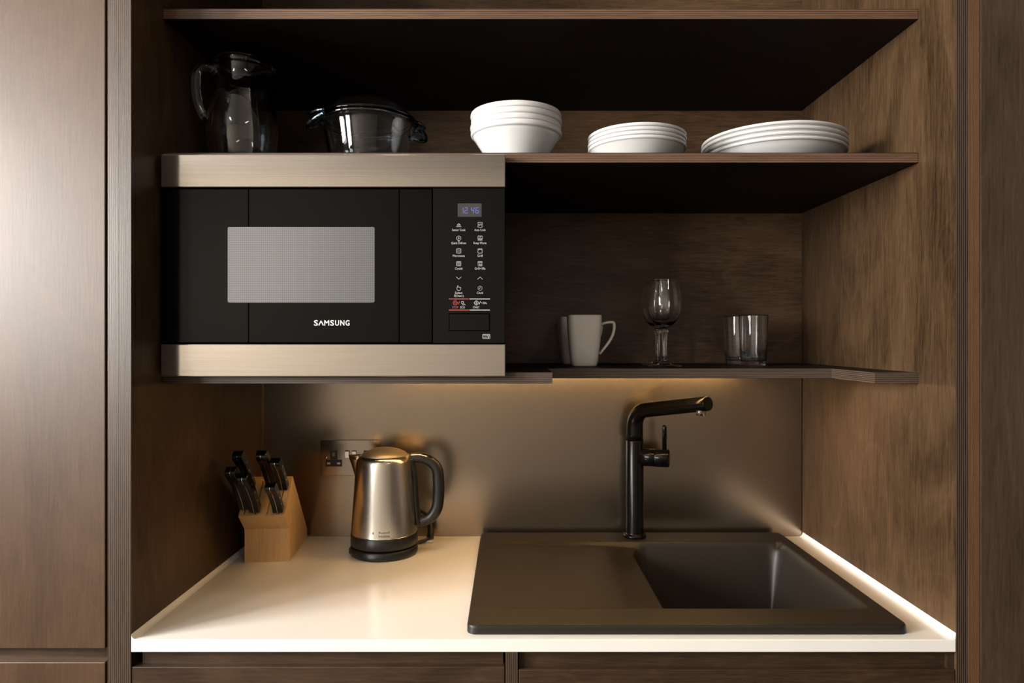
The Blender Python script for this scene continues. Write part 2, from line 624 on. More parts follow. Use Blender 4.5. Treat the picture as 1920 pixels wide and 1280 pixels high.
# worktop
SX0, SX1, SY0, SY1 = -.071, .648, .0176, .5537       # sink footprint
wt = thing('worktop', 'white polished quartz worktop with the black sink set into it', 'worktop')
_p = MB().cells([XL + .0003, SX0 + .02, SX1 - .02, XR - .0003], [-.001, SY0 + .02, SY1 - .02, YB - .0045], lambda i, j: not (i == 1 and j == 1), .88, .90)
_p.build('slab', M['quartz'], wt, bevel=.0012)
for sgn, xw in ((1, XL), (-1, XR)):
    r_ = .008 if sgn > 0 else .010
    poly = [(xw + sgn * .0004, .9)] + [(xw + sgn * (r_ - r_ * math.sin(a)), .9 + r_ - r_ * math.cos(a)) for a in [PI / 2 * k / 6 for k in range(7)]]
    MB().prism(poly, 'y', 0, YB - .006).build('sealant_bead', M['sealant'], wt)
# base cabinets
for (x0, x1, lab, zt) in ((XL, -.0077, 'dark wood base cabinet drawer under the knife block', ZC - .522),
                          (.0119, XR, 'dark wood base cabinet drawer under the sink', ZC - .5265)):
    c = thing('base_cabinet', lab, 'cabinet')
    left = x0 < -.1
    MB().box(x0 + (.012 if left else .002), x1 - (.004 if left else .012), .012, .030, .80, .8795).build('handle_rail', M['wood_drawer'], c)
    MB().box(x0 + .0015, x1 - .0015, 0.000, .018, .46, zt).build('drawer_front', M['wood_drawer'], c, bevel=.001)
    MB().box(x0 + .0015, x1 - .0015, 0.000, .018, .11, .445).build('drawer_front', M['wood_drawer'], c, bevel=.001)
    if left:
        MB().box(x1, .0119, 0, .56, .10, .8795, front=1).build('side_panel', [M['wood_side'], M['ply_x']], c, bevel=.0005, bseg=1)
    else:
        MB().box(XR - .0115, XR - .0003, .004, .03, .80, .8795).build('filler_strip', M['wood_drawer'], c)
    MB().box(x0 + .001, x1 - .001, .05, .068, 0, .10).build('plinth', M['wood_drawer'], c)

# tall cabinets left and right of the niche
tl = thing('tall_cabinet', 'tall cabinet with satin brown door beside the microwave', 'cabinet')
MB().box(-.6420, XL - .0197, .0, YB, 0, TOP, front=1).build('side_panel', [M['wood_side'], M['ply_x']], tl)
MB().box(-1.25, -.6453, -.001, .019, ZC - .4923, TOP).build('door', M['wood_door'], tl, bevel=.0012)
MB().box(-1.25, -.6425, .010, .028, ZC - .56, ZC - .488).build('handle_rail', M['wood_drawer'], tl)
MB().box(-1.25, -.6453, -.001, .019, .11, ZC - .5140).build('lower_door', M['wood_door'], tl, bevel=.0012)
MB().box(-1.27, -1.252, 0, YB, 0, TOP).build('side_panel', M['wood_side'], tl)
MB().box(-1.25, -.6425, .30, .318, 0, TOP - .01).build('inner_panel', M['gap'], tl)
tr = thing('tall_cabinet', 'tall cabinet with grained door right of the sink niche', 'cabinet')
MB().box(XR + .0190, .7468, -.001, YB, 0, TOP, front=1).build('side_panel', [M['wood_side'], M['ply_x_brown']], tr)
MB().box(.7485, 1.35, -.001, .019, .11, TOP).build('door', M['wood_door_shade'], tr, bevel=.0012)
MB().box(1.352, 1.37, 0, YB, 0, TOP).build('side_panel', M['wood_side'], tr)
MB().box(.748, 1.35, .30, .318, 0, TOP - .01).build('inner_panel', M['gap'], tr)

# ------------------------------------------------------------------ microwave
MY = .0795
mwz = ZC


def mx(px):
    return (px - 957) / 1096.4


def mz(py):
    return (636 - py) / 1096.4


mw = thing('microwave', 'built-in black microwave with brushed steel bands on the shelf', 'microwave', (0, 0, ZC))
MB().box(mx(301) + .004, mx(944), .100, .46, -.0530, .300).build('body', M['black_plastic'], mw)
for sx in (mx(330), mx(920)):
    for yy in (.13, .43):
        MB().lathe([(0, -.0576), (.012, -.0576), (.012, -.053), (0, -.053)], 20, center=(sx, yy, 0)).build('foot', M['black_plastic'], mw)
MB().box(mx(301), mx(948), MY, .0985, mz(351), mz(289)).build('steel_band', M['steel'], mw, bevel=.0015)
MB().box(mx(301), mx(948), MY, .0985, mz(706), mz(645)).build('steel_band', M['steel'], mw, bevel=.0015)
MB().box(mx(303), mx(946), .094, .099, mz(644.5), mz(351.5)).build('backing_frame', M['gap'], mw)
DY = .0815
door = MB().box(mx(302), mx(464.5), DY, .093, mz(642), mz(354)).box(mx(465.7), mx(747.5), DY, .093, mz(642), mz(354)) \
    .box(mx(748.7), mx(809.5), DY, .093, mz(642), mz(354)).build('door', M['black_glass'], mw, bevel=.0005, bseg=1)  # left split is built in to imitate a reflected line, no real seam
# oven window with rounded corners
wx0, wx1, wz0, wz1, wr = mx(426), mx(702), mz(567), mz(425), .003
poly = []
for cx, cz, a0 in ((wx1 - wr, wz1 - wr, 0), (wx0 + wr, wz1 - wr, 90), (wx0 + wr, wz0 + wr, 180), (wx1 - wr, wz0 + wr, 270)):
    for k in range(5):
        a = math.radians(a0 + 22.5 * k)
        poly.append((cx + wr * math.cos(a), cz + wr * math.sin(a)))
MB().prism(poly, 'y', DY - .0003, DY + .001).build('oven_window', M['oven_window'], door)
panel = MB().box(mx(811.5), mx(946.5), DY, .093, mz(643), mz(352.5)).build('control_panel', M['black_panel'], mw, bevel=.0005, bseg=1)
PY = DY - .0003


def text_mesh(s, bold=0.0):
    cu = bpy.data.curves.new('lettering', 'FONT')
    cu.body = s
    cu.size = 1.0
    cu.offset = bold
    cu.resolution_u = 3
    o = bpy.data.objects.new('lettering', cu)
    COL.objects.link(o)
    dg = bpy.context.evaluated_depsgraph_get()
    me = bpy.data.meshes.new_from_object(o.evaluated_get(dg))
    vs = [v.co.copy() for v in me.vertices]
    fs = [tuple(p.vertices) for p in me.polygons]
    bpy.data.objects.remove(o)
    bpy.data.curves.remove(cu)
    bpy.data.meshes.remove(me)
    return vs, fs


def put_text(mb, s, x0, x1, zb, zt, y, mat=0, bold=.0):
    """lettering fitted into the rectangle x0..x1 by baseline zb..cap height zt"""
    vs, fs = text_mesh(s, bold)
    a, b = min(v.x for v in vs), max(v.x for v in vs)
    cap = .70
    mb.add([(x0 + (v.x - a) / (b - a) * (x1 - x0), y, zb + v.y / cap * (zt - zb)) for v in vs], fs, mat)


lg = MB()
x = mx(588)
# the wordmark, the A without its bar
lw = (mx(655) - mx(588))
zt_, zb_ = mz(600), mz(610)
cells_ = [('S', 0, .115), ('A', .13, .27), ('M', .29, .43), ('S', .455, .565), ('U', .595, .705), ('N', .74, .855), ('G', .885, 1.0)]
for ch, a, b in cells_:
    xa, xb = mx(588) + lw * a, mx(588) + lw * b
    if ch == 'A':
        lg.stroke([(xa + .0008, zb_ + .0009), ((xa + xb) / 2, zt_ - .0009), (xb - .0008, zb_ + .0009)], .0018, PY)
    else:
        put_text(lg, ch, xa, xb, zb_, zt_, PY, 0, .018)
lg.build('wordmark', M['logo'], door, merge=False)

MB().box(mx(858), mx(903), PY - .0002, DY + .001, mz(406), mz(381)).build('display', M['lcd'], panel)
SEG = {'1': 'bc', '2': 'abged', '4': 'fgbc', '6': 'afgedc'}
dg_ = MB()


def digit(ch, px0, px1, py0, py1):
    a, b, t, u = mx(px0), mx(px1), mz(py0), mz(py1)
    m_ = (t + u) / 2
    seg = {'a': ((a, t), (b, t)), 'b': ((b, t), (b, m_)), 'c': ((b, m_), (b, u)), 'd': ((a, u), (b, u)), 'e': ((a, m_), (a, u)), 'f': ((a, t), (a, m_)), 'g': ((a, m_), (b, m_))}
    for s_ in SEG[ch]:
        p, q = seg[s_]
        dg_.stroke([p, q], .0007, PY - .0004)


digit('1', 864, 868.5, 389, 399)
digit('2', 871.5, 876.5, 389, 399)
digit('4', 884, 888.5, 389, 399)
digit('6', 892, 897, 389, 399)
dg_.build('clock_digits', M['digit'], panel, merge=False)


def key(cx, icy, ty, text, w, icon, mats=('print',), textmat=0):
    k = MB()
    X = mx(cx)
    Z = mz(icy)
    u = 1 / 1096.4
    lw_ = .0006

    def st(pts, closed=False, mat=0):
        k.stroke([(X + p[0] * u, Z + p[1] * u) for p in pts], lw_, PY, mat, closed)
    circ = [(4 * math.cos(2 * PI * i / 16), 4 * math.sin(2 * PI * i / 16)) for i in range(16)]
    sq = [(-4, -4), (4, -4), (4, 4), (-4, 4)]
    if icon == 'steam':
        st([(-3.5, -1), (0, 2.5), (3.5, -1)], True)
        st([(-2, -.5), (2, -.5)])
        st([(-4.5, -3.5), (4.5, -3.5)])
    elif icon == 'auto':
        st([(-4, 2.5), (-4, 4.5), (4, 4.5), (4, 2.5)])
        st([(-4, -2.5), (-4, -4.5), (4, -4.5), (4, -2.5)])
        put_text(k, 'AUTO', X - 4.6 * u, X + 4.6 * u, Z - 1.6 * u, Z + 1.8 * u, PY)
    elif icon == 'hex':
        st([(4.4 * math.sin(PI / 3 * i), 4.4 * math.cos(PI / 3 * i)) for i in range(6)], True)
        st([(-1.5, 0), (1.5, 0)])
        st([(0, -1.5), (0, 1.5)])
        st([(-1.5, -5.5), (1.5, -5.5)])
    elif icon == 'warm':
        st(sq, True)
        st([(-4, -1), (4, -1)])
        st([(-4, -2.5), (4, -2.5)])
        st([(0, .8), (0, 2.6)])
    elif icon == 'wave':
        st(sq, True)
        st([(-2.5, 1.5), (-1, 2.2), (1, .8), (2.5, 1.5)])
        st([(-2.5, -1.5), (-1, -.8), (1, -2.2), (2.5, -1.5)])
    elif icon == 'grill':
        st(sq, True)
        st([(-4, 2.4), (4, 2.4)])
    elif icon == 'combi':
        st(sq, True)
        st([(-4, 2.4), (4, 2.4)])
        st([(-2.5, .2), (-1, .9), (1, -.5), (2.5, .2)])
        st([(-2.5, -2), (-1, -1.3), (1, -2.7), (2.5, -2)])
    elif icon == 'grill30':
        st([(-4, .8), (-4, 4), (4, 4), (4, .8)])
        st([(-4, 2.4), (4, 2.4)])
        put_text(k, '+30s', X - 4.6 * u, X + 4.4 * u, Z - 3 * u, Z + .2 * u, PY)
        st([(-3.5, -4), (3.5, -4)])
    elif icon == 'down':
        st([(-4.5, 2.2), (0, -2.2), (4.5, 2.2)])
    elif icon == 'up':
        st([(-4.5, -2.2), (0, 2.2), (4.5, -2.2)])
    elif icon == 'hand':
        st([(-3.6, 1), (-3.6, -2), (-1.5, -4.2), (1.8, -4.2), (3.6, -2), (3.8, 1.6), (-1, 2), (-1, 5), (-2.4, 5), (-2.4, 1)])
    elif icon == 'clock':
        st(circ, True)
        st([(0, 2), (0, 0), (-1.8, -1)])
    if text:
        put_text(k, text, X - w / 2 * u, X + w / 2 * u, mz(ty + 2.1), mz(ty - 2.1), PY)
    return k


keys = [(860, 421, 430.5, 'Sensor Cook', 25, 'steam'), (900, 421, 430.5, 'Auto Cook', 21, 'auto'),
        (860, 446, 455, 'Quick Defrost', 28, 'hex'), (900, 446, 455, 'Keep Warm', 24, 'warm'),
        (860, 470, 479, 'Microwave', 22.5, 'wave'), (900, 470, 479, 'Grill', 10, 'grill'),
        (860, 494, 503, 'Combi', 14, 'combi'), (900, 494, 503, 'Grill+30s', 20, 'grill30'),
        (860, 521, 0, '', 0, 'down'), (900, 521, 0, '', 0, 'up'),
        (860, 540, 548.5, 'Select', 14, 'hand'), (900, 540, 548.5, 'Clock', 12, 'clock')]
for kk in keys:
    kb = key(*kk)
    if kk[5] == 'hand':
        put_text(kb, '(3sec)', mx(855), mx(869), mz(556), mz(552), PY)
        kb.stroke([(mx(852), mz(556)), (mx(854), mz(556)), (mx(854), mz(552)), (mx(852), mz(552))], .0006, PY, 0, True)
    kb.build('touch_key', M['print'], panel, merge=False)
# stop / eco key, red
k = MB()
for yy in (560.2, 581):
    k.stroke([(mx(842.3), mz(yy)), (mx(878.5), mz(yy))], .0014, PY, 1)
k.stroke([(mx(853.5 + 4.3 * math.cos(PI / 4 * i + PI / 8)), mz(567.5 + 4.3 * math.sin(PI / 4 * i + PI / 8))) for i in range(8)], .0008, PY, 1, True)
k.stroke([(mx(851), mz(566)), (mx(856), mz(566)), (mx(855), mz(569.5)), (mx(852.5), mz(569.5))], .0006, PY, 1, True)
k.stroke([(mx(859.5), mz(570)), (mx(861.5), mz(565))], .0007, PY, 1)
k.stroke([(mx(865), mz(565)), (mx(865), mz(568)), (mx(867), mz(570)), (mx(869), mz(568)), (mx(869), mz(565))], .0008, PY, 0, True)
k.stroke([(mx(867), mz(570)), (mx(868), mz(572)), (mx(871), mz(569.5)), (mx(872), mz(571.5))], .0007, PY, 0)
put_text(k, 'STOP', mx(848), mx(859), mz(577.8), mz(573.8), PY, 1)
put_text(k, 'ECO', mx(863), mx(871.5), mz(577.8), mz(573.8), PY, 0)
k.build('touch_key', [M['print'], M['print_red']], panel, merge=False)
k = MB()
for yy in (560.2, 581):
    k.stroke([(mx(881), mz(yy)), (mx(918), mz(yy))], .0014, PY)
k.stroke([(mx(893 + a), mz(567.5 + b)) for a, b in ((0, -4.6), (4.6, 0), (0, 4.6), (-4.6, 0))], .0009, PY, 0, True)
k.stroke([(mx(893), mz(566)), (mx(893), mz(569.3))], .0010, PY)
k.stroke([(mx(898.5), mz(570.3)), (mx(900.8), mz(564.8))], .0007, PY)
put_text(k, '+30s', mx(902), mx(912.5), mz(569.6), mz(565.6), PY)
put_text(k, 'START', mx(886.5), mx(899), mz(577.8), mz(573.8), PY)
k.build('touch_key', M['print'], panel, merge=False)
# door-release button and its surrounding gap
gp = MB().box(mx(841.5), mx(918.5), DY - .0002, DY + .001, mz(620.5), mz(587)).build('button_gap', M['gap'], panel)
MB().box(mx(843), mx(917), DY - .0008, DY + .001, mz(619), mz(588.6)).build('door_button', M['black_panel'], panel, bevel=.0004, bseg=1)
k = MB()
k.stroke([(mx(905), mz(634.5)), (mx(918.5), mz(634.5)), (mx(918.5), mz(626.5)), (mx(905), mz(626.5))], .0007, PY, 0, True)
k.stroke([(mx(906.5), mz(629)), (mx(909), mz(628)), (mx(911), mz(630)), (mx(913), mz(629))], .0006, PY)
k.stroke([(mx(906.5), mz(632.5)), (mx(909), mz(631.5)), (mx(911), mz(633)), (mx(913), mz(632))], .0006, PY)
k.stroke([(mx(913), mz(629)), (mx(918), mz(629))], .0012, PY)
k.stroke([(mx(915.7), mz(629)), (mx(915.7), mz(634))], .0012, PY)
k.build('printed_symbol', M['print'], panel, merge=False)

# ------------------------------------------------------------------ sink
sink = thing('kitchen_sink', 'black granite composite sink with drainer set into the worktop', 'sink', (0, 0, .915))
DEPTH = .185


def rr_sdf(x, y, x0, x1, y0, y1, r):
    """positive inside a rounded rectangle"""
    qx = abs(x - (x0 + x1) / 2) - (x1 - x0) / 2 + r
    qy = abs(y - (y0 + y1) / 2) - (y1 - y0) / 2 + r
    return -(math.hypot(max(qx, 0), max(qy, 0)) + min(max(qx, qy), 0) - r)


def sink_h(x, y):
    t = max(0.0, min(1.0, (x + .055) / .34))
    inset = rr_sdf(x, y, -.058, .618, .090, .478, .012)
    z = -(.001 + .011 * t) * S01((inset + .004) / .014)
    s = rr_sdf(x, y, .278, .618, .090, .474, .035)
    z2 = -DEPTH * (S01((s + .004) / .052))
    ramp_ = -.012 * S01((x - .20) / .10) * S01((inset - .0) / .05)      # drainer rolls over into the bowl
    return z + z2 * (1 - .06) + ramp_ * (1 - S01((s) / .05))


def dense(a, b, n, hot):
    xs_ = [a + (b - a) * i / n for i in range(n + 1)]
    for h0, h1, m_ in hot:
        xs_ += [h0 + (h1 - h0) * i / m_ for i in range(m_ + 1)]
    xs_ = sorted(set(round(q, 5) for q in xs_ if a <= q <= b))
    out = [xs_[0]]
    for q in xs_[1:]:
        if q - out[-1] > .0006:
            out.append(q)
    out[-1] = b
    return out


gx = dense(SX0, SX1, 130, [(SX0, SX0 + .007, 6), (SX1 - .007, SX1, 6), (.26, .35, 40), (.55, .63, 40)])
gy = dense(SY0, SY1, 100, [(SY0, SY0 + .007, 6), (SY1 - .007, SY1, 6), (.08, .15, 32), (.41, .49, 36)])
ER, CR = .005, .016
verts, faces = [], []
for j, y in enumerate(gy):
    for i, x in enumerate(gx):
        e = min(x - SX0, SX1 - x, y - SY0, SY1 - y)
        z = sink_h(x, y)
        if e < ER:
            z += -(ER - math.sqrt(max(0, ER * ER - (ER - e) ** 2)))
        px, py = x, y
        for cx, cy, sx_, sy_ in ((SX0 + CR, SY0 + CR, -1, -1), (SX1 - CR, SY0 + CR, 1, -1), (SX0 + CR, SY1 - CR, -1, 1), (SX1 - CR, SY1 - CR, 1, 1)):
            uu, vv = (x - cx) * sx_, (y - cy) * sy_
            if uu > 0 and vv > 0:
                q = max(uu, vv) / math.hypot(uu, vv)
                px, py = cx + uu * q * sx_, cy + vv * q * sy_
        verts.append((px, py, z))
nx_ = len(gx)
for j in range(len(gy) - 1):
    for i in range(nx_ - 1):
        faces.append((j * nx_ + i, j * nx_ + i + 1, (j + 1) * nx_ + i + 1, (j + 1) * nx_ + i))
sb = MB().add(verts, faces, 0, True)
loop = [i for i in range(nx_)] + [j * nx_ + nx_ - 1 for j in range(1, len(gy))] + [(len(gy) - 1) * nx_ + i for i in range(nx_ - 2, -1, -1)] + [j * nx_ for j in range(len(gy) - 2, 0, -1)]
ring = [verts[i] for i in loop]
nr = len(ring)
sb.add(ring + [(p[0], p[1], -.0149) for p in ring], [(i, (i + 1) % nr, nr + (i + 1) % nr, nr + i) for i in range(nr)], 0, True)
sb.build('basin', M['granite'], sink)
MB().lathe([(0, .001), (.018, .001), (.02, .003), (.036, .004), (.042, .002), (.043, 0)], 40, center=(.448, .285, -DEPTH * .94 - .012)).build('drain', M['steel_plain'], sink)

# ------------------------------------------------------------------ tap
tap = thing('mixer_tap', 'matt black mixer tap with angled spout behind the sink', 'tap', (.2923, .518, .9152))
MB().lathe([(0, 0), (.0265, 0), (.0268, .003), (.0262, .006), (.0215, .0068), (.0207, .010), (.0205, .2245), (.0200, .2255)], 48).build('column', M['black_satin'], tap)
MB().lathe([(.0195, .2250), (.0195, .2275)], 48).build('swivel_ring', M['gap'], tap)
ph = math.radians(33)
dirx, diry = math.sin(ph), -math.cos(ph)
rise = math.radians(9)
pts, rads = [(0, 0, .2265), (0, 0, .240), (0, 0, .255)], [.0198, .0196, .0194]
Rb = .042
zc0 = .2585
arc = PI / 2 - rise
for k in range(1, 13):
    a = arc * k / 12
    o_ = Rb - Rb * math.cos(a)
    pts.append((dirx * o_, diry * o_, zc0 + Rb * math.sin(a)))
    rads.append(.0194 - .0022 * k / 12)
ex, ez = Rb - Rb * math.cos(arc), zc0 + Rb * math.sin(arc)
for k in range(1, 9):
    s_ = .185 * k / 8
    pts.append((dirx * (ex + s_ * math.cos(rise)), diry * (ex + s_ * math.cos(rise)), ez + s_ * math.sin(rise)))
    rads.append(.0172 - .0018 * k / 8)
pend = Vector(pts[-1])
dvec = (Vector(pts[-1]) - Vector(pts[-2])).normalized()
pts += [tuple(pend + dvec * .0012), tuple(pend + dvec * .0018)]
rads += [.0149, .0140]
MB().tube(pts, rads, 32).build('spout', M['black_satin'], tap)
ap = pend - dvec * .018
ae = MB().lathe([(0, -.0235), (.0085, -.0235), (.0100, -.0225), (.0100, -.0100)], 28)
o = ae.build('aerator', M['steel_plain'], tap, loc=tuple(ap))
# valve housing and lever: to the right of the column, turned slightly to the front
vh = MB().tube([(.010, -.003, .187), (.044, -.012, .187), (.0445, -.0121, .187)], [.0205, .0205, .0200], 40)
vh.build('valve_housing', M['black_satin'], tap)
MB().tube([(.0450, -.0123, .187), (.0455, -.0125, .187), (.071, -.0195, .187), (.0755, -.0205, .187), (.077, -.021, .187)], [.0196, .0212, .0212, .0204, .0170], 40).build('valve_cap', M['black_satin'], tap)
MB().tube([(.066, -.018, .205), (.066, -.018, .259), (.066, -.018, .2625), (.066, -.018, .264)], [.0052, .0052, .0042, .0015], 20).build('lever', M['black_satin'], tap)

# ------------------------------------------------------------------ socket
so = thing('wall_socket', 'double metal wall socket on the splashback behind the kettle', 'socket', (-.387, YB - .004, ZC - .2868))
pl = []
for cx, cz, a0 in ((.073 - .004, .043 - .004, 0), (-.073 + .004, .043 - .004, 90), (-.073 + .004, -.043 + .004, 180), (.073 - .004, -.043 + .004, 270)):
    for k in range(5):
        a = math.radians(a0 + 22.5 * k)
        pl.append((cx + .004 * math.cos(a), cz + .004 * math.sin(a)))
MB().prism(pl, 'y', -.006, -.0002).build('face_plate', M['plate_metal'], so, bevel=.001)
for gx0 in (-.041, .041):
    g = MB()
    g.box(gx0 - .009, gx0 + .009, -.0064, -.004, -.004, .018)
    g.box(gx0 - .020, gx0 + .020, -.0066, -.004, -.021, -.0045)
    ins = g.build('socket_insert', M['black_plastic'], so, merge=False)
    MB().box(gx0 - .003, gx0 + .003, -.0068, -.0062, .004, .013).build('pin_hole', M['steel_plain'], ins)
    for s_ in (-1, 1):
        MB().box(gx0 + s_ * .012 - .004, gx0 + s_ * .012 + .004, -.0070, -.0064, -.0155, -.011).build('pin_hole', M['steel_plain'], ins)
for sx_ in (-.0085, .0085):
    MB().prism([(-.0058, -.0005), (-.0085, .0175), (-.0110, .0165), (-.0070, -.0005)][::-1], 'x', sx_ - .0052, sx_ + .0052).build('rocker_switch', M['steel_plain'], so, bevel=.0005, bseg=1)
MB().lathe([(0, 0), (.003, 0), (.0028, .0012), (0, .0015)], 16).build('screw', M['steel_plain'], so, loc=(-.060, -.0055, .0)).rotation_euler = (PI / 2, 0, 0)

# ------------------------------------------------------------------ kettle on its power base
KX, KY = -.283, .447
pb = thing('kettle_power_base', 'black round power base with cord under the steel kettle', 'kettle base', (KX, KY, .9))
MB().lathe([(0, 0), (.071, 0), (.0742, .002), (.0748, .006), (.0745, .0175), (.0725, .0190), (.050, .0195), (.02, .0205), (0, .0205)], 72).build('base_plate', M['black_plastic'], pb)
MB().box(-.0765, -.071, -.016, -.004, .001, .014).build('cord_slot', M['black_plastic'], pb, bevel=.001)
cord = catmull([(.055, .045, .006), (.078, .062, .006), (.092, .078, .010), (.095, .086, .022), (.0900, .100, .040), (.070, .111, .054), (.02, .113, .090), (-.055, .104, .165)], 8)
MB().tube(cord, .0042, 12).build('cord', M['black_plastic'], pb)
MB().tube([(.093, .080, .008), (.094, .086, .020), (.0905, .098, .042)], [.0085, .0075, .0050], 14).build('cord_grip', M['black_plastic'], pb)
MB().box(-.085, -.037, .088, .1185, .150, .195).build('plug', M['black_plastic'], pb, bevel=.004)
MB().box(.076, .102, .066, .092, .0003, .006).build('cable_clip', M['white_plastic'], pb, bevel=.002)

kt = thing('electric_kettle', 'brushed steel electric kettle with black handle on the worktop', 'kettle', (KX, KY, .9))
MB().lathe([(0, .0215), (.066, .0215), (.0735, .0225), (.0748, .025), (.0742, .0475), (.0735, .0482)], 72).build('lower_band', M['black_plastic'], kt)
MB().lathe(smooth2([(.0738, .0482), (.0733, .052), (.0715, .08), (.068, .13), (.0645, .18), (.0628, .200)], 4)[:-1] +
           smooth2([(.0628, .200), (.0614, .209), (.0580, .2155), (.0535, .2185), (.0515, .2188)], 4), 96).build('body', M['steel_v'], kt)
MB().lathe([(.0518, .2170), (.0505, .2165)], 72).build('lid_seam', M['gap'], kt)
MB().lathe([(.0506, .2150), (.0505, .2200)] + smooth2([(.0500, .2210), (.042, .2265), (.025, .2325), (.008, .2350), (0, .2352)], 4), 72).build('lid', M['steel_lid'], kt)
# spout beak
sec = []
ns = 10
for j in range(7):
    t = j / 6
    h = .166 + .0505 * t
    rb = .0655 - .0015 * t - .004 * t
    pr = .0215 * t ** 1.1
    hw = .004 + .019 * t
    row = []
    for i in range(ns + 1):
        a = -1 + 2 * i / ns
        yy = hw * a
        xb = -math.sqrt(max(rb * rb - yy * yy, 0))
        row.append((xb + .002 - (pr + .002) * (1 - abs(a)) ** .75, yy, h + (.002 * (1 - abs(a)) if j == 6 else 0)))
    sec.append(row)
sv = [p for row in sec for p in row]
sf = [(j * (ns + 1) + i, j * (ns + 1) + i + 1, (j + 1) * (ns + 1) + i + 1, (j + 1) * (ns + 1) + i) for j in range(6) for i in range(ns)]
so_ = MB().add(sv, sf, 0, True).build('spout', M['steel_v'], kt)
md = so_.modifiers.new('thickness', 'SOLIDIFY')
md.thickness = .0012
# handle: a rounded D with the inner strip against the body
hp = catmull([(.058, 0, .2105), (.080, 0, .2125), (.102, 0, .205), (.1175, 0, .188), (.1215, 0, .160), (.1212, 0, .125), (.117, 0, .098), (.104, 0, .078), (.086, 0, .0695), (.068, 0, .067)], 6)
hr = [.0085 + .0020 * math.sin(PI * i / (len(hp) - 1)) for i in range(len(hp))]
MB().tube(hp, hr, 20, flat=1.25, up=(0, -1, 0)).build('handle', M['black_plastic'], kt)
MB().tube(catmull([(.0600, 0, .211), (.0665, 0, .180), (.0690, 0, .150), (.0705, 0, .120), (.0735, 0, .090), (.0765, 0, .064)], 6), .0066, 16, flat=2.0, up=(1, 0, 0)).build('handle_strip', M['black_plastic'], kt)
MB().tube(catmull([(.060, 0, .2190), (.080, 0, .2200), (.098, 0, .2150)], 6), [.0030] * 13, 12, flat=3.2, up=(0, 0, 1)).build('handle_cover', M['steel_v'], kt)
MB().tube([(.088, 0, .2205), (.101, 0, .2165), (.1075, 0, .2115)], [.0028, .0030, .0024], 12, flat=3.0, up=(0, 0, 1)).build('switch', M['black_gloss'], kt)
# printed name, wrapped on the front of the body
lt = MB()


def wrap_text(mb, s, a0, a1, zb, zt, mat=0):
    vs, fs = text_mesh(s, .01)
    lo, hi = min(v.x for v in vs), max(v.x for v in vs)
    out = []
    for v in vs:
        a = a0 + (v.x - lo) / (hi - lo) * (a1 - a0)
        z = zb + v.y / .70 * (zt - zb)
        r = .0733 - (z - .052) * .07 + .0004
        out.append((r * math.cos(a), r * math.sin(a), z))
    mb.add(out, fs, mat)


wrap_text(lt, 'Russell', math.radians(-89), math.radians(-71), .0615, .0655)
wrap_text(lt, 'Hobbs', math.radians(-89), math.radians(-71), .0535, .0585)
wrap_text(lt, 'R', math.radians(-100), math.radians(-97), .0595, .0645)
lt.build('lettering', M['print_dark'], kt, merge=False)

# ------------------------------------------------------------------ knife block and knives
KB = Matrix.Translation((-.5225, .378, .9)) @ Matrix.Rotation(math.radians(4.6), 4, 'Z')
kb_rz = math.radians(4.6)
kb = thing('knife_block', 'light beech knife block holding black handled knives', 'knife block', (-.5225, .378, .9), kb_rz)
P_F, P_B = Vector((-.043, .110)), Vector((.029, .178))       # slanted face in (depth, height)
fdir = (P_B - P_F).normalized()
fn = Vector((-fdir.y, fdir.x))                               # outward normal: forward and up
HWB = .047
lanes = [-.036, -.0135, .0105, .034]
sw = .0022


def block_poly(notch):
    p = [(0, 0), (0, .071), tuple(P_F)]
    if notch:
        a, b = P_F + fdir * .0035, P_B - fdir * .012
        p += [tuple(a), tuple(a - fn * .05), tuple(b - fn * .05), tuple(b)]
    p += [tuple(P_B), (.176, .022), (.176, 0)]
    return p


_b = MB()
cur = -HWB
for ln_ in lanes:
    _b.prism(block_poly(False), 'x', cur, ln_ - sw / 2)
    _b.prism(block_poly(True), 'x', ln_ - sw / 2, ln_ + sw / 2)
    cur = ln_ + sw / 2
_b.prism(block_poly(False), 'x', cur, HWB)
_b.build('block', M['beech'], kb, merge=False)


